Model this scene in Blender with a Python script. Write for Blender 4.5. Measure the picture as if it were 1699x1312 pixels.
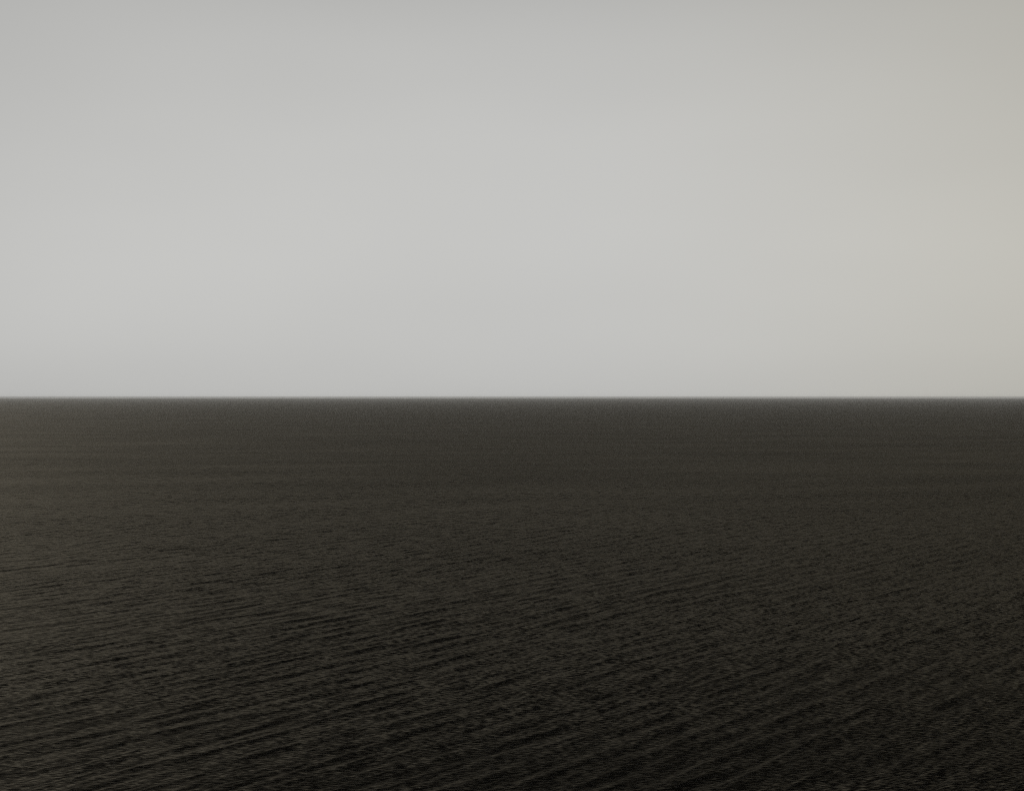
import bpy, math
import numpy as np

R = math.radians
scene = bpy.context.scene
for o in list(bpy.data.objects):
    bpy.data.objects.remove(o, do_unlink=True)

# ------------------------------------------------------------------ camera
CAM_H = 52.0                      # a clifftop above the sea
cam_data = bpy.data.cameras.new('camera')
cam_data.sensor_width = 36.0
cam_data.lens = 50.0
cam_data.clip_start = 0.5
cam_data.clip_end = 200000.0
cam = bpy.data.objects.new('camera', cam_data)
scene.collection.objects.link(cam)
cam.location = (0.0, 0.0, CAM_H)
cam.rotation_euler = (R(90.0 + 0.058), 0.0, 0.0)      # looks along +Y
scene.camera = cam

# ------------------------------------------------------------------ world: hazy grey sky
SUN_EL, SUN_AZ = 35.0, -52.0      # azimuth from +Y, negative is to the left
world = bpy.data.worlds.new('World')
scene.world = world
world.use_nodes = True
nt = world.node_tree
nt.nodes.clear()
N = nt.nodes.new
L = nt.links.new
sky = N('ShaderNodeTexSky')
sky.sky_type = 'NISHITA'
sky.sun_disc = False
sky.sun_elevation = R(SUN_EL)
sky.sun_rotation = R(SUN_AZ)
sky.altitude = 0.0
sky.air_density = 1.0
sky.dust_density = 3.0
sky.ozone_density = 1.0
bw = N('ShaderNodeRGBToBW')       # the picture is black and white: only the brightness counts
L(sky.outputs[0], bw.inputs[0])
high = N('ShaderNodeMath'); high.operation = 'MULTIPLY'
L(bw.outputs[0], high.inputs[0]); high.inputs[1].default_value = 0.36
# a layer of haze hugs the horizon all round and thins out with height
tc = N('ShaderNodeTexCoord')
sep = N('ShaderNodeSeparateXYZ'); L(tc.outputs['Generated'], sep.inputs[0])
elev = N('ShaderNodeMath'); elev.operation = 'ARCSINE'; L(sep.outputs['Z'], elev.inputs[0])
ramp = N('ShaderNodeMapRange'); L(elev.outputs[0], ramp.inputs['Value'])
ramp.inputs['From Max'].default_value = R(90)
cr = N('ShaderNodeValToRGB'); L(ramp.outputs[0], cr.inputs['Fac'])
cr.color_ramp.interpolation = 'B_SPLINE'
def stop(deg, v):
    e = cr.color_ramp.elements.new(deg / 90.0); e.color = (v, v, v, 1)
while len(cr.color_ramp.elements) > 1: cr.color_ramp.elements.remove(cr.color_ramp.elements[0])
cr.color_ramp.elements[0].position = 0.0; cr.color_ramp.elements[0].color = (.51, .51, .51, 1)
for d, v in ((2.0, .55), (6.0, .59), (11, .55), (17, .51), (23, .42), (32, .25), (48, .14), (90, .08)): stop(d, v)
veil = N('ShaderNodeMath'); veil.operation = 'MULTIPLY'
L(cr.outputs['Color'], veil.inputs[0]); veil.inputs[1].default_value = 10.0
thick = N('ShaderNodeMapRange'); thick.interpolation_type = 'SMOOTHSTEP'
L(elev.outputs[0], thick.inputs['Value'])
thick.inputs['From Min'].default_value = R(13); thick.inputs['From Max'].default_value = R(30)
thick.inputs['To Min'].default_value = 0.97; thick.inputs['To Max'].default_value = 0.05
mx = N('ShaderNodeMix'); mx.data_type = 'FLOAT'
L(thick.outputs[0], mx.inputs['Factor']); L(high.outputs[0], mx.inputs['A']); L(veil.outputs[0], mx.inputs['B'])
tone = N('ShaderNodeMapRange'); L(sep.outputs['X'], tone.inputs['Value'])     # warmer to the right
tone.interpolation_type = 'SMOOTHSTEP'
tone.inputs['From Min'].default_value = 0.0; tone.inputs['From Max'].default_value = 0.5
tcol = N('ShaderNodeMix'); tcol.data_type = 'RGBA'
L(tone.outputs[0], tcol.inputs['Factor'])
tcol.inputs['A'].default_value = (1.0, 1.0, 0.975, 1); tcol.inputs['B'].default_value = (1.0, 0.972, 0.87, 1)
tint = N('ShaderNodeVectorMath'); tint.operation = 'SCALE'
L(tcol.outputs['Result'], tint.inputs[0])
# the haze is a little uneven
um = N('ShaderNodeMapping'); L(tc.outputs['Generated'], um.inputs['Vector'])
um.inputs['Scale'].default_value = (2.6, 2.6, 9.0)
un = N('ShaderNodeTexNoise'); L(um.outputs[0], un.inputs['Vector'])
un.inputs['Scale'].default_value = 1.0; un.inputs['Detail'].default_value = 2.0
ur = N('ShaderNodeMapRange'); L(un.outputs['Fac'], ur.inputs['Value'])
ur.inputs['To Min'].default_value = 0.94; ur.inputs['To Max'].default_value = 1.06
uneven = N('ShaderNodeMath'); uneven.operation = 'MULTIPLY'
L(mx.outputs['Result'], uneven.inputs[0]); L(ur.outputs[0], uneven.inputs[1])
# brightest straight ahead over the sea
ahead = N('ShaderNodeMapRange'); ahead.interpolation_type = 'SMOOTHSTEP'; L(sep.outputs['Y'], ahead.inputs['Value'])
ahead.inputs['From Min'].default_value = 0.82; ahead.inputs['From Max'].default_value = 1.0
ahead.inputs['To Min'].default_value = 0.80; ahead.inputs['To Max'].default_value = 1.0
glow = N('ShaderNodeMath'); glow.operation = 'MULTIPLY'
L(uneven.outputs[0], glow.inputs[0]); L(ahead.outputs[0], glow.inputs[1])
L(glow.outputs[0], tint.inputs['Scale'])
bg = N('ShaderNodeBackground')
bg.inputs['Strength'].default_value = 0.1
L(tint.outputs[0], bg.inputs['Color'])
out = N('ShaderNodeOutputWorld')
L(bg.outputs[0], out.inputs['Surface'])

# ------------------------------------------------------------------ sun behind the overcast
sun_data = bpy.data.lights.new('sun', 'SUN')
sun_data.energy = 1.5
sun_data.angle = R(68.0)
sun_data.color = (1.0, 0.985, 0.95)
sun = bpy.data.objects.new('sun', sun_data)
scene.collection.objects.link(sun)
sun.location = (-60, 40, 90)
el, az = R(SUN_EL), R(SUN_AZ)
from mathutils import Vector
sdir = Vector((math.cos(el) * math.sin(az), math.cos(el) * math.cos(az), math.sin(el)))
sun.rotation_euler = sdir.to_track_quat('Z', 'Y').to_euler()

# ------------------------------------------------------------------ exposure and render
vs = scene.view_settings
vs.view_transform = 'Standard'
vs.look = 'None'
vs.exposure = 0.0
vs.gamma = 1.0
vs.use_curve_mapping = False
scene.render.engine = 'CYCLES'
scene.cycles.use_denoising = False
scene.cycles.use_adaptive_sampling = False
scene.cycles.filter_width = 1.0
scene.cycles.max_bounces = 6
scene.cycles.glossy_bounces = 3
scene.cycles.volume_bounces = 2
scene.cycles.sample_clamp_indirect = 4.0

# ------------------------------------------------------------------ sea surface
SEA_R = 60000.0                   # the horizon
rng = np.random.default_rng(11)

def sea_grid():
    # rings: fine where the photograph resolves single waves, then growing with distance
    rs = [0.0]
    r = 4.0
    while r < 138.0:
        rs.append(r); r *= 1.07
    r = 140.0
    while r < SEA_R:
        rs.append(r)
        r += max(0.16, 0.42 * r * r / (CAM_H * 1422.0)) if r < 5000 else 0.06 * r
    rs.append(SEA_R)
    rs = np.array(rs)
    # columns: fine in the sector ahead, coarse behind
    fine = np.linspace(-R(30), R(30), 640)
    side = R(30) + (R(180) - R(30)) * (np.linspace(0, 1, 46)[1:] ** 1.8)
    th = np.concatenate([-side[::-1][1:], fine, side])     # -180 is the same column as +180
    return rs, th

rs, th = sea_grid()
nr, nth = len(rs), len(th)
dr = np.gradient(rs)
dth = np.gradient(th)
rr, tt = np.meshgrid(rs[1:], th, indexing='ij')
X = (rr * np.sin(tt)).ravel()
Y = (rr * np.cos(tt)).ravel()
cell_r = np.repeat(dr[1:], nth)
cell_t = (rs[1:, None] * dth[None, :]).ravel()
TH = tt.ravel()

# wave spectrum: a wind sea whose crests run away to the right, over a slight swell
K0 = R(145.0)                     # heading of the dominant waves
waves = []
for lam in np.exp(rng.uniform(np.log(1.3), np.log(14.0), 160)):       # long-crested wind waves
    waves.append((lam, K0 + rng.normal() * R(6), 1.05))
for lam in np.exp(rng.uniform(np.log(0.45), np.log(1.4), 110)):        # short chop across them
    waves.append((lam, K0 - R(38) + rng.normal() * R(20), 0.85))
for lam in np.exp(rng.uniform(np.log(14.0), np.log(180.0), 50)):       # low swell
    waves.append((lam, K0 - R(12) + rng.normal() * R(10), 0.26))
lam = np.array([w[0] for w in waves]) * 0.62; ang = np.array([w[1] for w in waves]); wt = np.array([w[2] for w in waves])
SLOPE = 0.115                     # rms slope of the modelled waves
slope_i = wt * rng.rayleigh(0.8, len(lam))
slope_i *= SLOPE / math.sqrt(np.sum(slope_i ** 2) / 2)
Z = np.zeros_like(X)
DX = np.zeros_like(X); DY = np.zeros_like(Y)
lost = np.zeros_like(X)
for l, a, s in zip(lam, ang, slope_i):
    k = 2 * math.pi / l
    kx, ky = math.cos(a), math.sin(a)
    # a wave fades out of the mesh where the cells get too coarse to carry it
    rad = np.abs(kx * np.sin(TH) + ky * np.cos(TH)); tan = np.abs(kx * np.cos(TH) - ky * np.sin(TH))
    cells = l / np.maximum(rad * cell_r + tan * cell_t, 1e-6)
    w = np.clip((cells - 2.2) / 2.5, 0, 1)
    w = w * w * (3 - 2 * w)
    lost += (1 - w * w) * s * s / 2
    idx = np.nonzero(w > 0)[0]
    ph = k * (kx * X[idx] + ky * Y[idx]) + rng.uniform(0, 2 * math.pi)
    amp = s / k * w[idx]
    Z[idx] += amp * np.cos(ph)
    sn = np.sin(ph) * amp * 0.9
    DX[idx] -= kx * sn; DY[idx] -= ky * sn
PX, PY = X + DX, Y + DY

nv = 1 + len(X)
co = np.zeros((nv, 3), dtype=np.float32)
co[1:, 0] = PX; co[1:, 1] = PY; co[1:, 2] = Z
ii, jj = np.meshgrid(np.arange(nr - 2), np.arange(nth), indexing='ij')
j2 = (jj + 1) % nth
a_ = 1 + ii * nth + jj; b_ = 1 + ii * nth + j2; c_ = 1 + (ii + 1) * nth + j2; d_ = 1 + (ii + 1) * nth + jj
quads = np.stack([a_, d_, c_, b_], axis=-1).reshape(-1, 4)
jc = np.arange(nth)
tris = np.stack([np.zeros(nth, dtype=np.int64), 1 + jc, 1 + (jc + 1) % nth], axis=-1)
loops = np.concatenate([quads.ravel(), tris[:, ::-1].ravel()]).astype(np.int32)
nq, ntri = len(quads), len(tris)
starts = np.concatenate([np.arange(nq) * 4, nq * 4 + np.arange(ntri) * 3]).astype(np.int32)
me = bpy.data.meshes.new('sea')
me.vertices.add(nv); me.vertices.foreach_set('co', co.ravel())
me.loops.add(len(loops)); me.loops.foreach_set('vertex_index', loops)
me.polygons.add(nq + ntri); me.polygons.foreach_set('loop_start', starts)
me.update(calc_edges=True)
me.polygons.foreach_set('use_smooth', np.ones(nq + ntri, dtype=bool))
at = me.attributes.new('fine_slope', 'FLOAT', 'POINT')     # slope of the waves too small for the mesh here
at.data.foreach_set('value', np.concatenate([[0.0], np.sqrt(lost)]).astype(np.float32))
me.validate()
if me.polygons[0].normal.z < 0:
    me.flip_normals()
sea = bpy.data.objects.new('sea', me)
scene.collection.objects.link(sea)
sea['kind'] = 'structure'
sea['label'] = 'dark open sea with small wind waves reaching to the horizon'

# water material: dark water, gloss, ripples finer than the mesh as a slope field
mat = bpy.data.materials.new('sea_water')
mat.use_nodes = True
nt = mat.node_tree
nt.nodes.clear()
N = nt.nodes.new
L = nt.links.new

def math_node(op, a, b=None):
    n = N('ShaderNodeMath'); n.operation = op
    for i, v in enumerate((a, b)):
        if v is None: continue
        if hasattr(v, 'is_linked'): L(v, n.inputs[i])
        else: n.inputs[i].default_value = v
    return n.outputs[0]

def vmath(op, a, b=None, scale=None):
    n = N('ShaderNodeVectorMath'); n.operation = op
    for i, v in enumerate((a, b)):
        if v is None: continue
        if hasattr(v, 'is_linked'): L(v, n.inputs[i])
        else: n.inputs[i].default_value = v
    if scale is not None:
        if hasattr(scale, 'is_linked'): L(scale, n.inputs['Scale'])
        else: n.inputs['Scale'].default_value = scale
    return n.outputs[0]

geo = N('ShaderNodeNewGeometry')
def wave_coords(turn, along, across):
    m = N('ShaderNodeMapping'); m.vector_type = 'TEXTURE'
    m.inputs['Rotation'].default_value = (0, 0, turn)
    m.inputs['Scale'].default_value = (across, along, 1.0)   # x lies along the wave heading
    L(geo.outputs['Position'], m.inputs['Vector'])
    return m.outputs[0]
def noise(vec, detail=2.0, rough=0.55):
    n = N('ShaderNodeTexNoise'); n.noise_dimensions = '2D'
    n.inputs['Scale'].default_value = 1.0
    n.inputs['Detail'].default_value = detail
    n.inputs['Roughness'].default_value = rough
    L(vec, n.inputs['Vector'])
    return n
def slopes(vec, amp_along, amp_across, turn, detail=2.0):
    """two independent noise channels as the slope along and across a heading, turned to world x and y"""
    n = noise(vec, detail)
    c = vmath('SUBTRACT', n.outputs['Color'], (0.5, 0.5, 0.5))
    c = vmath('MULTIPLY', c, (amp_along, amp_across, 0.0))
    r = N('ShaderNodeVectorRotate'); r.rotation_type = 'Z_AXIS'
    L(c, r.inputs['Vector']); r.inputs['Angle'].default_value = turn
    return r.outputs[0]

patch = noise(wave_coords(K0 - R(45), 260.0, 80.0), 3.0, 0.6)
pm = N('ShaderNodeMapRange'); L(patch.outputs['Fac'], pm.inputs['Value'])
pm.inputs['From Min'].default_value = 0.3; pm.inputs['From Max'].default_value = 0.7
pm.inputs['To Min'].default_value = 0.65; pm.inputs['To Max'].default_value = 1.35

ripple = slopes(wave_coords(K0 - R(32), 1.5, 0.45), 1.15, 0.85, K0 - R(32), 3.0)
ripple = vmath('SCALE', ripple, scale=pm.outputs[0])
fs = N('ShaderNodeAttribute'); fs.attribute_name = 'fine_slope'
mid = slopes(wave_coords(K0, 9.0, 3.0), 6.0, 2.6, K0, 2.0)
mid = vmath('SCALE', mid, scale=math_node('MULTIPLY', fs.outputs['Fac'], pm.outputs[0]))
s = vmath('ADD', ripple, mid)
nrm = vmath('SUBTRACT', geo.outputs['Normal'], s)
nrm = vmath('NORMALIZE', nrm)

# wave faces hide one another at a low view, so the mirror never reaches the full Fresnel value
fr = N('ShaderNodeFresnel'); fr.inputs['IOR'].default_value = 1.333
L(nrm, fr.inputs['Normal'])
# steeper reflections weakened below real water, shaped to darken the near sea
refl = math_node('DIVIDE', math_node('MULTIPLY', fr.outputs[0], fr.outputs[0]), math_node('ADD', math_node('MULTIPLY', fr.outputs[0], 1.6), 0.22))
refl = math_node('MULTIPLY', refl, 0.205)
body = N('ShaderNodeBsdfDiffuse'); body.inputs['Color'].default_value = (0.003, 0.0028, 0.0023, 1)
gloss = N('ShaderNodeBsdfGlossy'); gloss.inputs['Color'].default_value = (1.0, 0.90, 0.71, 1)
gloss.inputs['Roughness'].default_value = 0.3
L(nrm, gloss.inputs['Normal'])
bsdf = N('ShaderNodeMixShader')
L(refl, bsdf.inputs[0]); L(body.outputs[0], bsdf.inputs[1]); L(gloss.outputs[0], bsdf.inputs[2])
mo = N('ShaderNodeOutputMaterial')
L(bsdf.outputs[0], mo.inputs['Surface'])
me.materials.append(mat)

# ------------------------------------------------------------------ haze over the water
HZ = SEA_R + 300.0
z0, z1 = -4.0, CAM_H + 5.0
hv = [(x, y, z) for z in (z0, z1) for x, y in ((-HZ, -HZ), (HZ, -HZ), (HZ, HZ), (-HZ, HZ))]
hf = [(3, 2, 1, 0), (4, 5, 6, 7), (0, 1, 5, 4), (1, 2, 6, 5), (2, 3, 7, 6), (3, 0, 4, 7)]
hm = bpy.data.meshes.new('haze')
hm.from_pydata(hv, [], hf)
hm.update()
haze = bpy.data.objects.new('haze', hm)
scene.collection.objects.link(haze)
haze['kind'] = 'stuff'
haze['label'] = 'thin pale sea haze softening the far horizon'
haze['category'] = 'haze'
hmat = bpy.data.materials.new('sea_haze')
hmat.use_nodes = True
hnt = hmat.node_tree
hnt.nodes.clear()
pv = hnt.nodes.new('ShaderNodeVolumePrincipled')
pv.inputs['Color'].default_value = (0.99, 0.985, 0.965, 1)
pv.inputs['Density'].default_value = 2.6e-5
ho = hnt.nodes.new('ShaderNodeOutputMaterial')
hnt.links.new(pv.outputs[0], ho.inputs['Volume'])
hm.materials.append(hmat)
